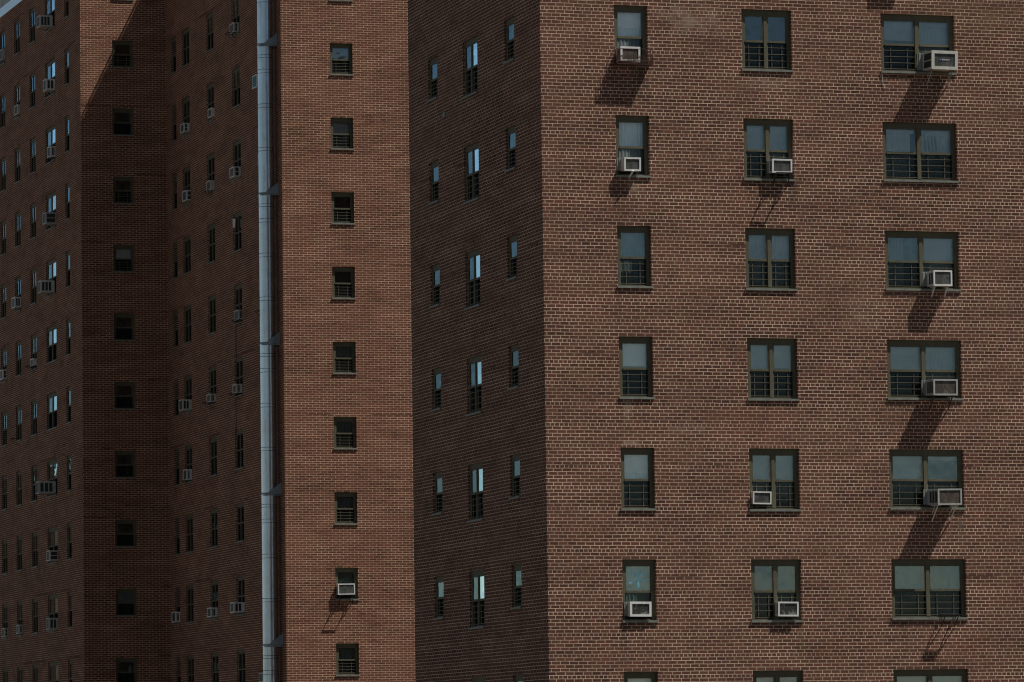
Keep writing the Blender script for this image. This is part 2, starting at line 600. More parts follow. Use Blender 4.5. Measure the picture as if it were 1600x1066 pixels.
def wall_mesh(face, top, m, thick=0.3, ends=True):
    """brick wall with real openings and brick reveals"""
    mb = MB()
    ops = face.open
    xs = sorted(set([0, face.L] + [round(v, 4) for o in ops for v in o[:2]]))
    zs = sorted(set([0, top] + [round(v, 4) for o in ops for v in o[2:4]]))
    hole = set()
    for o in ops:
        for i in range(len(xs) - 1):
            for j in range(len(zs) - 1):
                if o[0] - 1e-3 < (xs[i] + xs[i + 1]) / 2 < o[1] + 1e-3 and o[2] - 1e-3 < (zs[j] + zs[j + 1]) / 2 < o[3] + 1e-3:
                    hole.add((i, j))
    voff = 40 * H * 1.0 - (face.zh % ROW)
    voff = round(voff / ROW) * ROW - (face.zh % ROW) + 0.0
    uo = 50.0 + {'A': 0, 'B': -face.L, 'C': 7, 'D': 31, 'E': 60, 'G': 83}[face.key]

    def UVc(x, z, d=0.0):
        return (uo + x + d, z + voff)
    for j in range(len(zs) - 1):
        for i in range(len(xs) - 1):
            if (i, j) in hole:
                continue
            x0, x1, z0, z1 = xs[i], xs[i + 1], zs[j], zs[j + 1]
            mb.quad((x0, 0, z0), (x1, 0, z0), (x1, 0, z1), (x0, 0, z1), [UVc(x0, z0), UVc(x1, z0), UVc(x1, z1), UVc(x0, z1)])
    t = thick
    for (x0, x1, z0, z1) in [o[:4] for o in ops]:
        mb.quad((x0, 0, z0), (x0, 0, z1), (x0, t, z1), (x0, t, z0), [UVc(x0, z0), UVc(x0, z1), UVc(x0, z1, -t), UVc(x0, z0, -t)])
        mb.quad((x1, 0, z1), (x1, 0, z0), (x1, t, z0), (x1, t, z1), [UVc(x1, z1), UVc(x1, z0), UVc(x1, z0, t), UVc(x1, z1, t)])
        mb.quad((x0, 0, z1), (x1, 0, z1), (x1, t, z1), (x0, t, z1), [UVc(x0, z1), UVc(x1, z1), UVc(x1, z1 + t), UVc(x0, z1 + t)])
        mb.quad((x1, 0, z0), (x0, 0, z0), (x0, t, z0), (x1, t, z0), [UVc(x1, z0), UVc(x0, z0), UVc(x0, z0 - t), UVc(x1, z0 - t)])
    return mb.mesh('wall', m)


# ------------------------------------------------------------------ windows
_cache = {}
REC = 0.12


def lights(w_, n, mull, side):
    if n == 1:
        return [(side, w_ - side)]
    g = (w_ - 2 * side - mull) / 2
    return [(side, side + g), (side + g + mull, w_ - side)]


def window_kit(w_, h_, n, mull, dense, bars):
    REC = 0.045 if dense else 0.10
    key = (round(w_, 3), round(h_, 3), n, mull, dense, bars)
    if key in _cache:
        return _cache[key]
    side, head, sill = 0.09, 0.13, 0.055
    foot = 0.035
    L = lights(w_, n, mull, side)
    z0, z1 = sill + foot, h_ - head
    zm = z0 + (z1 - z0) * 0.485
    fr = MB()
    fr.box(0.002, side, REC, REC + 0.11, sill, h_ - 0.002)
    fr.box(w_ - side, w_ - 0.002, REC, REC + 0.11, sill, h_ - 0.002)
    fr.box(side, w_ - side, REC + 0.003, REC + 0.107, z1, h_ - 0.002)
    fr.box(side, w_ - side, REC - 0.006, REC + 0.107, sill, z0)
    if n == 2:
        fr.box(L[0][1], L[1][0], REC - 0.012, REC + 0.107, z0, z1)
    sa, pa, sc, gu = MB(), MB(), MB(), MB()
    for a, b in L:
        st = 0.034
        yu, yl = REC + 0.004, REC + 0.05
        # upper sash (outer)
        sa.box(a, a + st, yu, yu + 0.03, zm, z1)
        sa.box(b - st, b, yu, yu + 0.03, zm, z1)
        sa.box(a + st, b - st, yu + 0.002, yu + 0.028, z1 - 0.035, z1)
        sa.box(a + st, b - st, yu - 0.010, yu + 0.028, zm, zm + 0.055)
        # lower sash (inner)
        sa.box(a, a + st, yl, yl + 0.03, z0, zm + 0.04)
        sa.box(b - st, b, yl, yl + 0.03, z0, zm + 0.04)
        sa.box(a + st, b - st, yl + 0.002, yl + 0.028, z0, z0 + 0.06)
        pa.quad((a + st, yu + 0.008, zm + 0.055), (b - st, yu + 0.008, zm + 0.055), (b - st, yu + 0.008, z1 - 0.035), (a + st, yu + 0.008, z1 - 0.035))
        pa.quad((a + st, yl + 0.015, z0 + 0.06), (b - st, yl + 0.015, z0 + 0.06), (b - st, yl + 0.015, zm + 0.04), (a + st, yl + 0.015, zm + 0.04))
        sc.quad((a, yl - 0.012, z0), (b, yl - 0.012, z0), (b, yl - 0.012, zm + 0.01), (a, yl - 0.012, zm + 0.01))
        if bars:
            gh = (zm - z0) * 0.9
            for q in (0.24, 0.76):
                x = a + (b - a) * q
                gu.box(x - 0.0055, x + 0.0055, REC + 0.012, REC + 0.026, z0 - 0.01, z0 + gh)
            for k in range(4):
                z = z0 + 0.03 + k * (gh - 0.09) / 3
                gu.box(a + 0.005, b - 0.005, REC + 0.0, REC + 0.012, z, z + 0.010)
            gu.box(a + 0.003, a + 0.014, REC, REC + 0.02, z0, z0 + gh)
    si = MB()
    si.box(0.003, w_ - 0.003, -0.001, REC + 0.1, 0.004, sill)
    si.box(-0.02, w_ + 0.02, -0.045, -0.003, 0.0, sill - 0.006)
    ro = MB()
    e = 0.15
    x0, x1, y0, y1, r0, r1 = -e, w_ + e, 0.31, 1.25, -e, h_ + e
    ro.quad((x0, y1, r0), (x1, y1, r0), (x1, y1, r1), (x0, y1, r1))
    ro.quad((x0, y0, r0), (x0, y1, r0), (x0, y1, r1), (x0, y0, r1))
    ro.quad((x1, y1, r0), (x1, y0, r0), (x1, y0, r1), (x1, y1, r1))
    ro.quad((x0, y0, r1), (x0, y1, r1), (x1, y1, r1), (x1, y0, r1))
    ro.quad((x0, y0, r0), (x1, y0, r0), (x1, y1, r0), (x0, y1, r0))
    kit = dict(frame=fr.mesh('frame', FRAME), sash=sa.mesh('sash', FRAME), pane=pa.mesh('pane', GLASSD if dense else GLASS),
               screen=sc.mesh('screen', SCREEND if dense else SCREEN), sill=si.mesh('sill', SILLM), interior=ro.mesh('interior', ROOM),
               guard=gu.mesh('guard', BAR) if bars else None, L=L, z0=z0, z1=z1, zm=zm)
    _cache[key] = kit
    return kit


def shade_mesh(a, b, zt, zb):
    key = ('shade', round(a, 3), round(b, 3), round(zt, 3), round(zb, 3))
    if key not in _cache:
        mb = MB()
        mb.box(a + 0.015, b - 0.015, 0.238, 0.242, zb + 0.02, zt + 0.05)
        mb.box(a + 0.012, b - 0.012, 0.233, 0.247, zb, zb + 0.02)
        mx = (a + b) / 2
        mb.box(mx - 0.02, mx + 0.02, 0.230, 0.234, zb + 0.005, zb + 0.04)
        _cache[key] = mb.mesh('shade', SHADE)
    return _cache[key]


def curtain_mesh(a, b, zt, zb, m, lean=0.0, amp=0.007, per=0.09):
    key = ('cur', round(a, 3), round(b, 3), round(zt, 3), round(zb, 3), m.name, lean)
    if key not in _cache:
        mb = MB()
        nx = max(6, int((b - a) / per * 6))
        for i in range(nx):
            xa, xb = a + (b - a) * i / nx, a + (b - a) * (i + 1) / nx
            ya = 0.272 + amp * math.sin(xa / per * 6.283) + 0.004 * math.sin(xa * 17)
            yb = 0.272 + amp * math.sin(xb / per * 6.283) + 0.004 * math.sin(xb * 17)
            mb.quad((xa + lean, ya, zb), (xb + lean, yb, zb), (xb, yb, zt), (xa, ya, zt))
        _cache[key] = mb.mesh('curtain', m, smooth=True)
    return _cache[key]


def make_window(root, face, lx, row, w_, h_, n=1, mull=0.14, dense=False, bars=True, dress=(), screen=True, kind='window'):
    zt = face.zh - row * H
    zb = zt - h_
    face.open.append((lx, lx + w_, zb, zt))
    kit = window_kit(w_, h_, n, mull, dense, bars)
    p = face.world(lx, 0, zb) - root.location
    o = put(kind, None, root, p, face.rot)
    o.empty_display_size = 0.2
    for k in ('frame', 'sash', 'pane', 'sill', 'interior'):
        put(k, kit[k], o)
    if screen:
        put('screen', kit['screen'], o)
    if bars:
        put('guard', kit['guard'], o)
    for d in dress:
        i, typ = d[0], d[1]
        a, b = kit['L'][i]
        zr = kit['z1'] - kit['z0']
        if typ == 'shade':
            put('shade', shade_mesh(a, b, kit['z1'], kit['z1'] - zr * d[2]), o)
        elif typ == 'curtain':
            f0, f1 = (d[4], d[5]) if len(d) > 4 else (0, 1)
            lean = d[6] if len(d) > 6 else 0
            put('curtain', curtain_mesh(a + (b - a) * f0, a + (b - a) * f1, kit['z1'] + 0.05, kit['z1'] - zr * d[2], d[3], lean), o)
    return o, kit


# ------------------------------------------------------------------ the two towers
rng = random.Random(11)
T1 = thing('apartment_building', 'nearer brown brick apartment tower whose broad sunlit front fills the right half', 'apartment building', (XA, YA, 0))
T2 = thing('apartment_building', 'farther reddish brick tower on the left with narrow stepped wings, mostly shaded', 'apartment building', (XC, YC, 0))

LOOK = {
    (0, 0): [(0, 'shade', .30), (0, 'curtain', 1.0, SHEER)],
    (0, 1): [(0, 'curtain', 1.0, SHEER)],
    (0, 2): [(0, 'curtain', .96, DIMCUR)],
    (0, 3): [(0, 'shade', .44), (0, 'curtain', 0.5, DIMCUR)],
    (0, 4): [(0, 'shade', .37), (0, 'curtain', .52, SHEER)],
    (0, 5): [(0, 'curtain', 1.0, GREENCUR)],
    (0, 6): [(0, 'shade', .6)],
    (1, 0): [(0, 'curtain', .8, DARKCUR), (1, 'curtain', .8, DARKCUR)],  # no curtain here: dark cloth stands in for the sky's reflection
    (1, 1): [(0, 'shade', .55), (0, 'curtain', 1.0, DIMCUR), (1, 'curtain', 1.0, SHEER), (1, 'shade', .18)],
    (1, 2): [(0, 'curtain', .93, SHEER), (1, 'curtain', .93, SHEER)],
    (1, 3): [(0, 'shade', .5), (1, 'shade', .45)],
    (1, 4): [(0, 'shade', .24), (0, 'curtain', 1.0, SHEER), (1, 'shade', .40), (1, 'curtain', .8, SHEER)],
    (1, 5): [(0, 'curtain', .52, DARKCUR), (1, 'curtain', .9, DARKCUR)],
    (1, 6): [(0, 'shade', .6), (1, 'shade', .7)],
    (2, 0): [(0, 'shade', .40), (0, 'curtain', .6, DIMCUR), (1, 'curtain', 1.0, SHEER), (1, 'shade', .12)],
    (2, 1): [(0, 'shade', .10), (0, 'curtain', .97, SHEER, 0, .86), (1, 'shade', .12), (1, 'curtain', .62, SHEER), (1, 'curtain', 1.0, DRAPE, .1, .55, .16)],
    (2, 2): [(0, 'curtain', 1.0, SHEER, 0, .58), (0, 'curtain', .52, DIMCUR), (1, 'shade', 1.0)],
    (2, 3): [(0, 'shade', .46), (1, 'shade', .13), (1, 'curtain', 1.0, SHEER)],
    (2, 4): [(0, 'shade', .32), (0, 'curtain', .72, SHEER), (1, 'shade', .1), (1, 'curtain', 1.0, DIMCUR)],
    (2, 5): [(0, 'curtain', .95, GREENCUR), (1, 'curtain', 1.0, GREENCUR)],
    (2, 6): [(0, 'shade', .7), (1, 'shade', .8)],
}
ACOL = [(36.396 - XA, .843, 1.50, 1, .1), (39.62 - XA, 1.268, 1.51, 2, .085), (43.193 - XA, 1.914, 1.46, 2, .085)]
A_WIN = {}
AC_AT = {('A', 0, 0), ('A', 0, 1), ('A', 0, 5)}
for ci, (lx, w_, h_, n, mu) in enumerate(ACOL):
    for r in range(-1, 8):
        d = LOOK.get((ci, r), [(0, 'shade', .45)])
        bars = (ci, r) not in ((0, 0), (0, 1), (0, 5), (2, -1))
        o, kit = make_window(T1, FA, lx, r, w_, h_, n, mu, dress=d, bars=bars)  # top single windows also get an added screen, keeping sun off their lower panes
        A_WIN[(ci, r)] = (o, kit)
BCOL = [(123.13, 122.27, 1.10, 1), (119.895, 118.6, 1.45, 2), (116.225, 115.4, 1.08, 1)]
for ci, (yf, yn, h_, n) in enumerate(BCOL):
    for r in range(-1, 8):
        d = [(0, 'shade', rng.choice((.3, .5, .45)))] if rng.random() < .6 else []
        make_window(T1, FB, YB_END - yf, r, yf - yn, h_, n, .07, dense=True, dress=d)

for r in range(-2, 10):
    d = {0: [(0, 'shade', .42), (0, 'curtain', 1, DIMCUR)], 1: [(0, 'shade', .4), (0, 'curtain', 1, SHEER)], 2: [(0, 'curtain', .5, CLOTHR), (0, 'curtain', 1, DARKCUR)], 3: [(0, 'curtain', 1, DARKCUR)],
         4: [(0, 'curtain', .95, GREENCUR)], 5: [(0, 'curtain', .9, DIMCUR)], 6: [(0, 'curtain', .8, DIMCUR)], 7: [(0, 'curtain', 1, GREENCUR)], 8: [(0, 'curtain', 1, GREENCUR)]}.get(r, [(0, 'shade', .4)])
    make_window(T2, FC, 44.261 - XC, r, .828, 1.15, 1, dress=d, bars=r != 7)
for r in range(-2, 10):
    d = {2: [(0, 'shade', .45)], 7: [(0, 'curtain', .5, DIMCUR)], 5: [(0, 'curtain', .9, DARKCUR, .6, 1)]}.get(r, [])
    make_window(T2, FE, 40.341 - XG, r, .83, 1.09, 1, dress=d, bars=r in (-1, 1, 2))
DCOL = {'D5': (172.95, .83, 1), 'D4': (176.72, 1.26, 2), 'D3': (180.93, 1.21, 2), 'D2': (184.98, 1.24, 2), 'D1': (187.25, .83, 1)}
GCOL = {'G5': (191.15, .85, 1), 'G4': (193.88, 2.0, 2), 'G3': (197.93, 1.19, 2), 'G2': (201.15, 1.19, 2), 'G1': (204.33, 1.19, 2)}
WPOS = {}
for key, (y0, w_, n) in DCOL.items():
    for r in range(-1, 10):
        if key == 'D5' and r not in (0, 1, 3, 8):
            continue
        d = [(i, 'shade', rng.uniform(.2, .6)) for i in range(n)] if rng.random() < .5 else ([(i, 'curtain', 1.0, DIMCUR) for i in range(n)] if rng.random() < .5 else [])
        make_window(T2, FD, YE - (y0 + w_), r, w_, 1.45, n, .07, dense=True, bars=False, dress=d, kind='window' if n == 1 else 'double_window')
        WPOS[(key, r)] = (FD, YE - (y0 + w_), 1.45)
for key, (y0, w_, n) in GCOL.items():
    for r in range(-2, 9):
        if key == 'G5' and r == -2:
            pass
        d = [(i, 'shade', rng.uniform(.2, .6)) for i in range(n)] if rng.random() < .5 else ([(i, 'curtain', 1.0, DIMCUR) for i in range(n)] if rng.random() < .4 else [])
        make_window(T2, FG, Y_END - (y0 + w_), r, w_, 1.45, n, .07 if w_ < 1.5 else .12, dense=True, bars=False, dress=d, kind='window' if n == 1 else 'double_window')
        WPOS[(key, r)] = (FG, Y_END - (y0 + w_), 1.45)

for root, faces, top, m in ((T1, (FA, FB), ROOF1, BR1), (T2, (FC, FD, FE, FG), ROOF2, BR2)):
    for f in faces:
        put('wall', wall_mesh(f, top, m), root, Vector((f.ox, f.oy, 0)) - root.location, f.rot)


def closing(root, pts, top, m, skip):
    """plain back walls and the roof slab"""
    mb = MB()
    for i in range(len(pts)):
        if i in skip:
            continue
        a, b = pts[i], pts[(i + 1) % len(pts)]
        l = math.dist(a, b)
        A = (a[0] - root.location.x, a[1] - root.location.y)
        B = (b[0] - root.location.x, b[1] - root.location.y)
        mb.quad((*A, 0), (*B, 0), (*B, top), (*A, top), [(50, 100), (50 + l, 100), (50 + l, 100 + top), (50, 100 + top)])
    put('wall', mb.mesh('wall', m), root)
    me = bpy.data.meshes.new('roof')
    me.from_pydata([(p[0] - root.location.x, p[1] - root.location.y, top - 0.25) for p in pts], [], [tuple(range(len(pts)))])
    me.materials.append(ROOFM)
    put('roof', me, root)


P1 = [(XA, YA), (XA + 26, YA), (XA + 26, YB_END), (XA, YB_END)]
closing(T1, P1, ROOF1, BR1, (0, 3))
P2 = [(XC, YC), (XC + 18, YC), (XC + 18, Y_END), (XG, Y_END), (XG, YE), (XC, YE)]
closing(T2, P2, ROOF2, BR2, (0, 3, 4, 5))


def coping(root, segs, z, m):
    mb = MB()
    for (x0, x1, y0, y1) in segs:
        mb.box(x0 - root.location.x, x1 - root.location.x, y0 - root.location.y, y1 - root.location.y, z + 0.002, z + 0.38)
    put('coping', mb.mesh('coping', m), root)


o_ = 0.06
coping(T1, [(XA - o_, XA + 26, YA - o_, YA + .3), (XA - o_, XA + .3, YA + .302, YB_END + o_)], ROOF1, COPING)
coping(T2, [(XC - o_, XC + 18, YC - o_, YC + .3), (XC - o_, XC + .3, YC + .302, YE - o_ - .002), (XG - o_, XC + .3, YE - o_, YE + .3), (XG - o_, XG + .3, YE + .302, Y_END)], ROOF2, COPING)
bk = MB()
bx0, by0, by1 = XG + 0.9 - T2.location.x, 196.5 - T2.location.y, 214.0 - T2.location.y
bk.box(bx0, bx0 + 6, by0, by1, ROOF2 - .25, ROOF2 + 4)
y = by0 + 0.1
while y < by1 - .8:
    bk.box(bx0 - 0.04, bx0 - 0.002, y, y + 0.72, ROOF2 - .2, ROOF2 + 3.9)
    y += 0.8
put('roof_bulkhead', bk.mesh('roof_bulkhead', BULK), T2)
rl = MB()
rx, ry0, ry1, rz = XC + .12 - T2.location.x, YC + .15 - T2.location.y, YE - .1 - T2.location.y, ROOF2 + .38
rl.tube([(rx, ry1, rz + .5), (rx, ry0, rz + .5), (rx + 16, ry0, rz + .5)], .04, 8)
for i in range(10):
    yy = ry0 + (ry1 - ry0) * i / 9
    rl.tube([(rx, yy, rz - .002), (rx, yy, rz + .5)], .02, 6)
put('railing', rl.mesh('railing', STEEL), T2)
vp = MB()
lp = FB.world(YB_END - 121.65, 0, 0)
vp.bevbox(lp.x - .02 - XA, lp.x - XA - .001, 121.55 - YA, 121.78 - YA, ZA - 1.05 - .62, ZA - 1.05 - .5 + .02, .004)
put('vent_cover', vp.mesh('vent_cover', SILLM), T1)

# an added, unseen slab tower far beyond, only for the left wing's lower panes to mirror
T3 = thing('apartment_building', 'added distant brick slab tower outside the picture on the left, mirrored in window panes', 'apartment building', (-95, 690, 0))
FZ = Face('C', -95, 690, 0, 62.0, 56.0)
for i in range(20):
    for j in range(20):
        FZ.open.append((1.2 + i * 3.05, 2.7 + i * 3.05, 2.0 + j * 2.7, 3.4 + j * 2.7))
put('wall', wall_mesh(FZ, 58.0, BR2), T3)
zb_ = MB()
zb_.box(0.01, 61.99, .3, 16, 0, 57.5)
put('core', zb_.mesh('core', ROOM), T3)
zb_ = MB()
zb_.box(-.3, 62.3, -.3, 16.3, 58.002, 58.6)
put('roof', zb_.mesh('roof', ROOFM), T3)

# blue taped asterisk on the lower single window of the sunlit front
o, kit = A_WIN[(0, 5)]
a, b = kit['L'][0]
cx, cz = (a + b) / 2 + .02, (kit['zm'] + kit['z1']) / 2 + .03
st = MB()
for ang, ln in ((90, .19), (32, .22), (150, .2), (-90, .24), (-32, .2), (212, .24)):
    t = math.radians(ang)
    st.beam((cx, .2, cz), (cx + ln * math.cos(t), .2, cz + ln * math.sin(t)), 0.001, 0.03)
stm = MB()
for ang, ln in ((88, .19), (32, .2), (146, .2), (-86, .24), (-30, .2), (212, .26)):
    t = math.radians(ang)
    dx, dz = math.cos(t), math.sin(t)
    nx, nz = -dz * .022, dx * .022
    q = [(cx + nx, cz + nz), (cx - nx, cz - nz), (cx - nx + dx * ln, cz - nz + dz * ln), (cx + nx + dx * ln, cz + nz + dz * ln)]
    yy = .17 + .0006 * (ang % 7)
    stm.quad(*[(p[0], yy, p[1]) for p in q])
put('taped_star', stm.mesh('taped_star', STAR), o)


# ------------------------------------------------------------------ air conditioners
def ac_unit(name, label, pos, rot, w_, h_, d_, body=WHITE, fin=FINS, rail=None, railm=STEEL, legs=True, vents='v', filler=(0, 0), recess=0.10, logo=False, rim=0.035, group='window air conditioners'):
    t = thing(name, label, 'air conditioner', pos, rot, group)
    t.rotation_euler = (math.radians(rng.uniform(.3, 2.6)) if rot == 0 else 0, math.radians(rng.uniform(-.9, .9)) if rot == 0 else 0, rot + math.radians(rng.uniform(-1.5, 1.5)))
    cs = MB()
    x0, x1 = -w_ / 2, w_ / 2
    cs.bevbox(x0, x1, -d_ + .03, recess + .1, 0, h_, .008)
    # outer rim standing proud round the coil
    ya, yb = -d_, -d_ + .036
    cs.box(x0 - .004, x1 + .004, ya, yb, h_ - rim, h_ + .004)
    cs.box(x0 - .004, x1 + .004, ya, yb, -.004, rim)
    cs.box(x0 - .004, x0 + rim, ya + .001, yb, rim, h_ - rim)
    cs.box(x1 - rim, x1 + .004, ya + .001, yb, rim, h_ - rim)
    put('case', cs.mesh('case', body), t)
    gr = MB()
    gr.box(x0 + rim, x1 - rim, ya + .02, ya + .0285, rim, h_ - rim)
    g = put('grille', gr.mesh('grille', fin), t)
    if vents:
        for sx, xs in ((-1, x0), (1, x1)):
            vm = MB()
            xa, xb = sorted((xs, xs + sx * .003))
            y0, y1 = -d_ + .06, min(-d_ + .06 + max(.08, d_ - .06), -.01)
            if y1 - y0 < .05:
                continue
            if vents == 'v':
                k = 2 if y1 - y0 < .3 else 3
                g_ = (y1 - y0) / k
                for i in range(k):
                    vm.box(xa, xb, y0 + i * g_, y0 + i * g_ + g_ * .72, h_ * .14, h_ * .86)
            else:
                vm.box(xa, xb, y0, y1, h_ * .12, h_ * .47)
                vm.box(xa, xb, y0, y1, h_ * .53, h_ * .88)
            put('side_vent', vm.mesh('side_vent', VENTM), t)
    for sx, fw in ((-1, filler[0]), (1, filler[1])):
        if fw > .02:
            fm = MB()
            k = max(2, int(fw / .035))
            for i in range(k):
                xa = x0 - fw * (i + 1) / k if sx < 0 else x1 + fw * i / k
                fm.box(xa + .002, xa + fw / k - .002, recess - .03 + (.012 if i % 2 else 0), recess + .0, .02, h_ + .0)
            put('side_panel', fm.mesh('side_panel', PANEL), t)
    if legs or rail:
        L_ = rail or max(.12, d_ * .9)
        for sx in (-1, 1):
            br = MB()
            x = sx * (w_ / 2 - .07)
            br.beam((x, .05, -.014), (x, -L_, -.014), .022, .02)
            br.beam((x, -L_ * .72, -.024), (x, -.012, -.024 - max(.2, L_ * .66)), .028, .014)
            br.beam((x + .014, -L_ * .3, -.024), (x + .014, -.012, -.024 - max(.1, L_ * .3)), .012, .012)
            put('bracket', br.mesh('bracket', railm), t)
        if rail:
            cm = MB()
            cm.box(-w_ / 2 + .082, w_ / 2 - .082, -L_, -L_ + .035, -.022, -.004)
            put('bracket', cm.mesh('bracket', railm), t)
    if logo:
        em = MB()
        cxx, czz, yy = -w_ * .17, h_ * .52, ya + .012
        pts = [(cxx + .032 * math.cos(i * math.pi / 8), yy, czz + .032 * math.sin(i * math.pi / 8)) for i in range(16)]
        em.v += pts
        em.f.append(tuple(range(15, -1, -1)))
        em.uv.append(None)
        put('emblem', em.mesh('emblem', LOGOB), g)
        for txt, px, sz, yy2, nm in (('C', cxx - .014, .045, yy - .003, 'lettering'), ('FRIEDRICH', cxx + .04, .042, yy, 'lettering')):
            cu = bpy.data.curves.new('lettering', 'FONT')
            cu.body = txt
            cu.size = sz
            cu.extrude = .0008
            cu.offset = .0008
            tmp = bpy.data.objects.new('tmp', cu)
            COL.objects.link(tmp)
            dg = bpy.context.evaluated_depsgraph_get()
            me = bpy.data.meshes.new_from_object(tmp.evaluated_get(dg))
            bpy.data.objects.remove(tmp)
            me.materials.clear()
            me.materials.append(LOGOW)
            lo = put('lettering', me, g, (px, yy2, czz - sz * .33))
            lo.rotation_euler = (math.pi / 2, 0, 0)
    return t


def at_face(face, lx, z, dy=0.0):
    return face.world(lx, dy, z)


def a_pos(ci, r, dx, dz):
    lx, w_, h_ = ACOL[ci][:3]
    return FA.world(lx + dx, 0, ZA - r * H - h_ + dz)


AF = 'air conditioners on the sunlit front'
ac_unit('air_conditioner', 'white air conditioner behind a rusty red cage, top window of the single-window column', a_pos(0, 0, .31, .12), 0, .49, .345, .25, WHITE, FINSB, legs=False, rim=.045, filler=(.12, .12), group=AF)
ac_unit('air_conditioner', 'white air conditioner on one short leg, second window down in the single-window column', a_pos(0, 1, .344, .147), 0, .41, .316, .2, WHITE, FINS, filler=(.1, .06), vents='', legs=False, group=AF)
t = bpy.data.objects['air_conditioner.001']
lg = MB()
lg.beam((.0, -.25, -.002), (-.03, -.02, -.15), .05, .012)
put('bracket', lg.mesh('bracket', WHITE), t)
ac_unit('air_conditioner', 'white air conditioner with frosted coil under the blue taped star', a_pos(0, 5, .405, .145), 0, .53, .346, .11, WHITE, FINSW, legs=False, filler=(.08, .05), rim=.05, group=AF)
ac_unit('air_conditioner', 'white air conditioner on long bracket rails, second window of the middle column', a_pos(1, 1, .905, .189), 0, .50, .328, .19, WHITE, FINS, rail=.41, railm=IRON, filler=(.05, .02), group=AF)
ac_unit('air_conditioner', 'small flush white air conditioner in the left half of a middle-column window', a_pos(1, 4, .284, .176), 0, .463, .297, .07, WHITE, FINS, legs=False, vents='', rim=.028, group=AF)
ac_unit('air_conditioner', 'white air conditioner with scratched dark coil, lowest in the middle column', a_pos(1, 5, .878, .147), 0, .508, .342, .13, WHITE, FINSW, legs=False, group=AF)
ac_unit('air_conditioner', 'large cream air conditioner with lettering on its dark grille, top right window', a_pos(2, 0, 1.431, .074), 0, .67, .45, .54, CREAM, FINS, vents='h', filler=(.14, 0), logo=True, rim=.07, group=AF)
ac_unit('air_conditioner', 'small white air conditioner with curved white legs, third window of the right column', a_pos(2, 2, 1.336, .103), 0, .477, .372, .36, WHITE, FINS, railm=WHITE, filler=(.14, .1), group=AF)
ac_unit('air_conditioner', 'wide grey air conditioner with brown coil, fourth window of the right column', a_pos(2, 3, 1.303, .105), 0, .612, .381, .5, GREY, FINSB, railm=IRON, filler=(.1, 0), group=AF)
ac_unit('air_conditioner', 'wide pale air conditioner on long white legs, fifth window of the right column', a_pos(2, 4, 1.297, .111), 0, .614, .383, .6, GREY, FINSB, railm=WHITE, filler=(.1, 0), group=AF)
ac_unit('air_conditioner', 'air conditioner just above the picture, its shadow falling over the top right window', a_pos(2, -1, .55, .1), 0, .62, .40, .385, WHITE, FINS, group=AF)
ac_unit('air_conditioner', 'white air conditioner alone on the narrow sunlit wall beside the flue', FC.world(44.261 - XC + .351, 0, ZC - 7 * H - 1.15 + .199), 0, .609, .382, .19, WHITE, FINS, rail=.43, railm=IRON, group='air conditioners on the far tower')

# rusty cage under the topmost single window
t = thing('window_cage', 'rusty red iron cage round the air conditioner of the top single window', 'window cage', a_pos(0, 0, .42, 0))
cg = MB()
cw, cd, ch = .45, .31, .40
cg.box(-cw, cw, -cd, -.052, .03, .05)
put('tray', cg.mesh('tray', RUST), t)
cg = MB()
for z in (.12, ch):
    cg.tube([(-cw, -.02, z), (-cw, -cd, z), (cw, -cd, z), (cw, -.02, z)], .007, 6)
for x in (-cw, -.05, .0, cw):
    cg.tube([(x, -cd, .05), (x, -cd, ch)], .008, 6)
for yy in (-.12, -.22):
    for x in (-cw, cw):
        cg.tube([(x, yy, .05), (x, yy, ch)], .007, 6)
for i in range(31):                                   # woven wire skirt
    x = -cw + 2 * cw * i / 30
    cg.box(x - .0025, x + .0025, -cd - .002, -cd + .002, .05, .24 if i % 3 else .40)
for i in range(7):
    z = .07 + i * .028
    cg.box(-cw, cw, -cd - .0045, -cd - .0022, z, z + .004)
for sx in (-cw, cw):
    for i in range(10):
        y = -cd + (cd - .05) * i / 10
        cg.box(sx - .002, sx + .002, y, y + .005, .05, .24)
put('railing', cg.mesh('railing', RUST), t)

# empty bracket at the patterned-curtain window
t = thing('air_conditioner_bracket', 'empty black iron bracket throwing a long shadow below the lowest right window', 'bracket', a_pos(2, 5, 1.38, 0), 0, 'empty window brackets')
for x in (-.14, .2):
    bm_ = MB()
    bm_.beam((x, .1, .12), (x, -.34, .10), .022, .022)
    bm_.beam((x, -.31, .09), (x, -.012, -.18), .022, .014)
    bm_.beam((x, -.12, .12), (x, -.05, -.02), .016, .016)
    put('arm', bm_.mesh('arm', IRON), t)
bm_ = MB()
bm_.box(-.125, .185, -.36, -.28, .105, .115)
bm_.box(-.15, .34, .06, .085, .135, .16)
put('crossbar', bm_.mesh('crossbar', IRON), t)

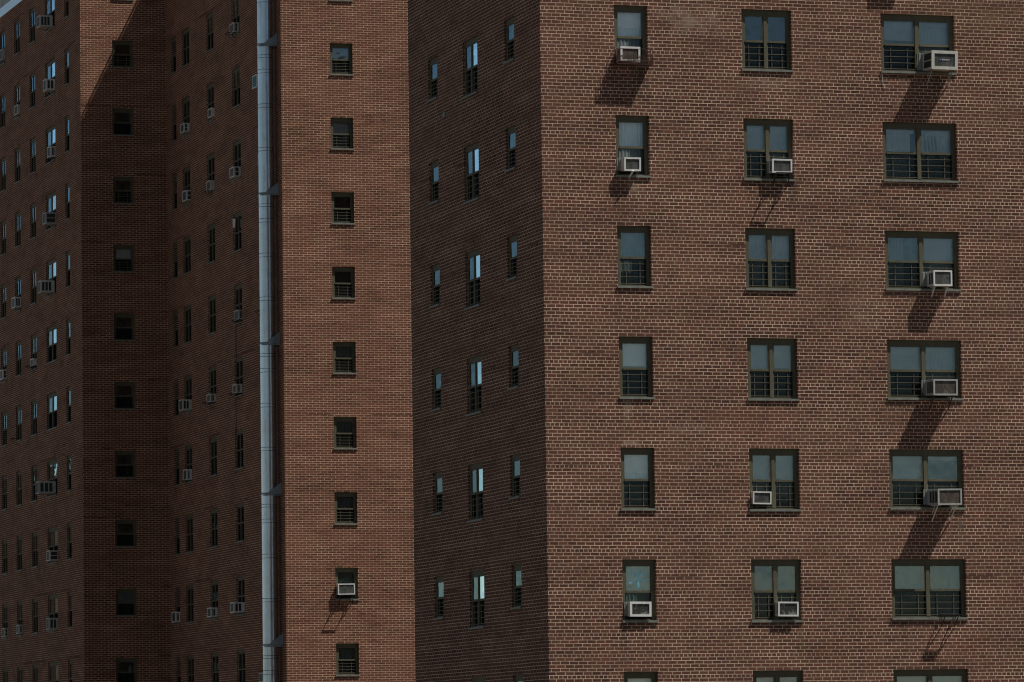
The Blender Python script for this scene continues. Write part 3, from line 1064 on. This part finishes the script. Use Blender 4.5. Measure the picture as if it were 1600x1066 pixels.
# shaded sides of the far tower: (column, row, x in window, z above sill, width, height, depth, body, label)
SIDE = [
    ('D4', -1, .549, .102, .35, .13, CREAM, 'topmost air conditioner in the window column just left of the flue', .36),
    ('D4', 1, .601, .077, .37, .19, WHITE, 'second white air conditioner down in the window column just left of the flue', 0),
    ('D4', 3, .954, .125, .35, .15, GREY, 'air conditioner with two dark vents, middle of the column just left of the flue', .3),
    ('D4', 4, .556, .128, .33, .15, CREAM, 'boxy cream air conditioner just below mid height, column just left of the flue', .32),
    ('D4', 7, .605, .115, .37, .32, WHITE, 'wide air conditioner near the bottom of the column just left of the flue', 0),
    ('D3', 0, 1.0, .121, .33, .12, WHITE, 'topmost white air conditioner, second window column left of the flue', 0),
    ('D3', 1, .699, .06, .36, .12, CREAM, 'second air conditioner down, on a dark bracket, second window column left of the flue', .28),
    ('D3', 4, .621, .107, .31, .17, CREAM, 'air conditioner with a black bracket reaching left, second column left of the flue', .36),
    ('D3', 7, .488, .097, .35, .18, WHITE, 'lowest air conditioner of the second column left of the flue', 0),
    ('D2', 0, .569, .122, .34, .15, WHITE, 'highest air conditioner of the third column left of the flue, one white leg', 0),
    ('D2', 1, 1.0, .099, .39, .18, WHITE, 'second highest air conditioner of the third column left of the flue', 0),
    ('D2', 4, .578, .102, .41, .29, CREAM, 'broad cream air conditioner below mid height, third column left of the flue', 0),
    ('D2', 5, .539, .11, .41, .14, WHITE, 'ribbed air conditioner, lowest of the third column left of the flue', .24),
    ('D1', 7, .411, .107, .39, .17, WHITE, 'air conditioner in the narrow window column next to the dark inner corner', 0),
    ('D5', 0, .46, .163, .46, .30, TEALG, 'teal-grilled air conditioner peeking out from behind the upper flue', 0),
    ('D5', 1, .46, .089, .32, .13, GREY, 'edge of an air conditioner half hidden behind the flue, below the teal one', 0),
    ('D5', 8, .43, .174, .32, .25, GREY, 'grey air conditioner hidden behind the bottom of the flue', 0),
    ('G4', -2, .871, .13, .46, .44, CREAM, 'large air conditioner highest up in the wide-window column near the left edge', 0),
    ('G4', -1, 1.569, .148, .45, .34, WHITE, 'second air conditioner from the top in the wide-window column near the left edge', 0),
    ('G4', 0, 1.6, .141, .43, .19, WHITE, 'small white air conditioner, third from top in wide-window column near left edge', .22),
    ('G4', 1, 1.66, .128, .45, .41, GREY, 'deep grey air conditioner, fourth down in wide-window column near the left edge', 0),
    ('G4', 2, .962, .123, .48, .47, CREAM, 'deep cream air conditioner, fifth down in wide-window column near the left edge', 0),
    ('G4', 5, .996, .119, .48, .6, GREY, 'biggest grey air conditioner, jutting far out of the wide-window column near the left edge', 0),
    ('G4', 6, 1.66, .092, .40, .32, CREAM, 'air conditioner second from bottom in wide-window column near the left edge', 0),
    ('G4', 7, 1.607, .05, .45, .34, GREY, 'grey air conditioner, lowest of the wide-window column near the left edge', 0),
    ('G2', -1, .836, .147, .39, .10, CREAM, 'upper small air conditioner of the second window column from the left edge', 0),
    ('G2', 2, .82, .148, .42, .25, WHITE, 'middle air conditioner of the second window column from the left edge, on legs', 0),
    ('G2', 7, .85, .109, .36, .15, CREAM, 'lowest air conditioner of the second window column from the left edge', 0),
    ('G3', 3, .611, .174, .28, .09, WHITE, 'small white air conditioner over a black bracket, third window column from the left edge', .34),
    ('G1', -2, .87, .201, .42, .12, GREY, 'topmost air conditioner cut by the left picture edge', 0),
    ('G1', 3, .87, .114, .39, .16, WHITE, 'white air conditioner at the left picture edge, halfway down', 0),
    ('G1', 7, .87, .075, .36, .14, CREAM, 'air conditioner at the bottom of the left picture edge', 0),
]
for key, r, dx, dz, hh, dd, body, lab, rail in SIDE:
    face, lx, wh = WPOS[(key, r)]
    pos = face.world(lx + dx, 0, ZC - r * H - wh + dz)
    fin = FINS
    bd = body
    if body is TEALG:
        bd, fin = WHITE, TEALG
    ac_unit('air_conditioner', lab, pos, face.rot, .6, hh, dd, bd, fin, rail=rail or None, railm=IRON if rail else STEEL, legs=True, vents='v' if rng.random() < .6 else 'h', group='air conditioners on the far tower')

for key, r, lab in (('G2', 4, 'empty black bracket by a window near the left edge, two thirds of the way down'), ('D5', 3, 'black bracket tip showing left of the flue at mid height')):
    face, lx, wh = WPOS[(key, r)]
    t = thing('air_conditioner_bracket', lab, 'bracket', face.world(lx + .5, 0, ZC - r * H - wh + .1), face.rot, 'empty window brackets')
    for x in (-.2, .2):
        bm_ = MB()
        bm_.beam((x, .05, .02), (x, -.34, .02), .022, .022)
        bm_.beam((x, -.3, .01), (x, -.012, -.28), .022, .014)
        put('arm', bm_.mesh('arm', IRON), t)
    bm_ = MB()
    bm_.box(-.185, .185, -.34, -.31, .012, .03)
    put('crossbar', bm_.mesh('crossbar', IRON), t)

# ------------------------------------------------------------------ the flue
pm, pn, pp = mat('galvanised_flue')
tc = pn.nodes.new('ShaderNodeTexCoord')
a1 = noise(pn, mapping(pn, tc.outputs['Object'], (9, 9, .25)), 1.0, 5, 0.7)
a2 = noise(pn, tc.outputs['Object'], 1.2, 4, 0.6)
c = ramp(pn, a1, [(0.3, (0.56, 0.67, 0.74)), (0.7, (0.76, 0.87, 0.94))])
c = mix(pn, ramp(pn, a2, [(0.4, g3(0)), (0.75, g3(.55))]), c, (0.52, 0.54, 0.53))
a3 = noise(pn, mapping(pn, tc.outputs['Object'], (6, 6, 1.1)), 1.0, 6, 0.8)
c = mix(pn, ramp(pn, a3, [(0.56, g3(0)), (0.7, g3(.6))]), c, (0.26, 0.25, 0.22))
bpp = N(pn, 'ShaderNodeBump')
bpp.inputs['Strength'].default_value = 0.25
bpp.inputs['Distance'].default_value = 0.05
pn.links.new(a2, bpp.inputs['Height'])
pn.links.new(bpp.outputs[0], pp.inputs['Normal'])
pn.links.new(c, pp.inputs['Base Color'])
pp.inputs['Metallic'].default_value = 0.9
pp.inputs['Roughness'].default_value = 0.32
BRK = simple('bracket_plate', (0.30, 0.38, 0.42), 0.6, 0.2, 0.2, 4)

FX, FY, FR = XC - .37, YC + .81, .275
t = thing('flue_pipe', 'tall galvanised steel flue pipe running up the shaded wall beside the sunlit corner', 'flue pipe', (FX, FY, 0))
top = ROOF2 + 3
mb = MB()
nseg, per = 40, 1.33
for z in (0.0, top):
    for j in range(nseg):
        a = 2 * math.pi * j / nseg
        mb.v.append((FR * math.cos(a), FR * math.sin(a), z))
for j in range(nseg):
    j2 = (j + 1) % nseg
    mb.f.append((j, j2, nseg + j2, nseg + j))
    mb.uv.append(None)
pipe = put('pipe', mb.mesh('pipe', pm, True), t)
SEAM = simple('seam_dirt', (.06, .075, .085), .7)
for kk in range(-4, 7):
    zb = ZC - kk * 2 * H
    for dz in (.40, .50, .92, 1.05, 2.15, 2.28, 3.70, 3.82):
        z = zb - dz
        if 0.5 < z < top:
            sm = MB()
            for zz in (z - .007, z + .007):
                for j in range(nseg):
                    a = 2 * math.pi * j / nseg
                    sm.v.append(((FR + .002) * math.cos(a), (FR + .002) * math.sin(a), zz))
            for j in range(nseg):
                j2 = (j + 1) % nseg
                sm.f.append((j, j2, nseg + j2, nseg + j))
                sm.uv.append(None)
            put('seam', sm.mesh('seam', SEAM), pipe)
cap = MB()
cap.tube([(0, 0, top + .25), (0, 0, top + .3)], FR + .15, 24)
for j in range(4):
    a = j * math.pi / 2
    cap.tube([(FR * .9 * math.cos(a), FR * .9 * math.sin(a), top), (FR * .9 * math.cos(a), FR * .9 * math.sin(a), top + .25)], .012, 6)
put('rain_cap', cap.mesh('rain_cap', pm), t)
k = -4
while ZC + .0 - k * 2 * H > 3:
    zb = ZC - k * 2 * H - .02
    k += 1
    if zb > ROOF2 - .5:
        continue
    br = MB()
    # band round the pipe
    n = 32
    for z0_, z1_, r in ((zb - .03, zb + .03, FR + .012),):
        base = len(br.v)
        for j in range(n):
            a = 2 * math.pi * j / n
            for rr, zz in ((FR + .001, z0_), (r, z0_), (r, z1_), (FR + .001, z1_)):
                br.v.append((rr * math.cos(a), rr * math.sin(a), zz))
        for j in range(n):
            p, q = base + 4 * j, base + 4 * ((j + 1) % n)
            for e in range(4):
                br.f.append((p + e, q + e, q + (e + 1) % 4, p + (e + 1) % 4))
                br.uv.append(None)
    # triangular gusset in front of the pipe, broad end on the wall
    xw = XC - FX - .002
    for yy in (-FR - .035,):
        y0, y1 = yy - .006, yy + .006
        i = len(br.v)
        tri = [(-FR * .95, zb - .035), (xw, zb - .035), (xw, zb + .40), (-FR * .55, zb - .0), (-FR * .95, zb + .0)]
        for y in (y0, y1):
            br.v += [(p[0], y, p[1]) for p in tri]
        m5 = len(tri)
        br.f.append(tuple(i + q for q in range(m5)))
        br.f.append(tuple(i + m5 + q for q in reversed(range(m5))))
        for q in range(m5):
            q2 = (q + 1) % m5
            br.f.append((i + q, i + q2, i + m5 + q2, i + m5 + q))
        br.uv += [None] * (m5 + 2)
    br.box(-FR * .95, xw, -FR - .029, FR + .03, zb - .075, zb - .045)
    put('bracket', br.mesh('bracket', BRK), t)

# ------------------------------------------------------------------ small loose things
t = MB()
p0 = FA.world(ACOL[2][0] - .02, -.02, ZA - 1.46 + .03)
pts = [(0, 0, 0), (.02, -.01, -.12), (.03, .0, -.25), (.06, -.005, -.36), (.08, .005, -.42)]
t.tube(pts, .006, 6)
o = put('cord', t.mesh('cord', CORD), None, p0)
o['label'] = 'short white cord dangling from the sill at the left end of the top right window'
o['category'] = 'cord'
t = MB()
zz = ZC - 3 * H - 1.4
yq = 177.6
pts = []
for i in range(14):
    pts.append((0, .25 * (i / 13.0) + .03 * math.sin(i * 1.3), -i * .42))
t.tube(pts, .012, 6)
o = put('cable', t.mesh('cable', CABLE), None, (XC - .02, yq, zz))
o['label'] = 'thin black cable hanging down the shaded brick wall left of the flue'
o['category'] = 'cable'
t = MB()
wf, lx, wh = WPOS[('D4', 2)]
p0 = wf.world(lx + .35, -.10, ZC - 2 * H - .55)
t.quad((0, 0, 0), (.02, -.12, .02), (.03, -.14, .32), (0, .02, .34))
t.quad((0, 0.004, 0), (0, .024, .34), (.03, -.136, .32), (.02, -.116, .02))
o = put('cloth', t.mesh('cloth', PAPER), None, p0)
o.rotation_euler = (0, 0, .3)
o['label'] = 'scrap of white cloth hanging out of a window left of the flue'
o['category'] = 'cloth'
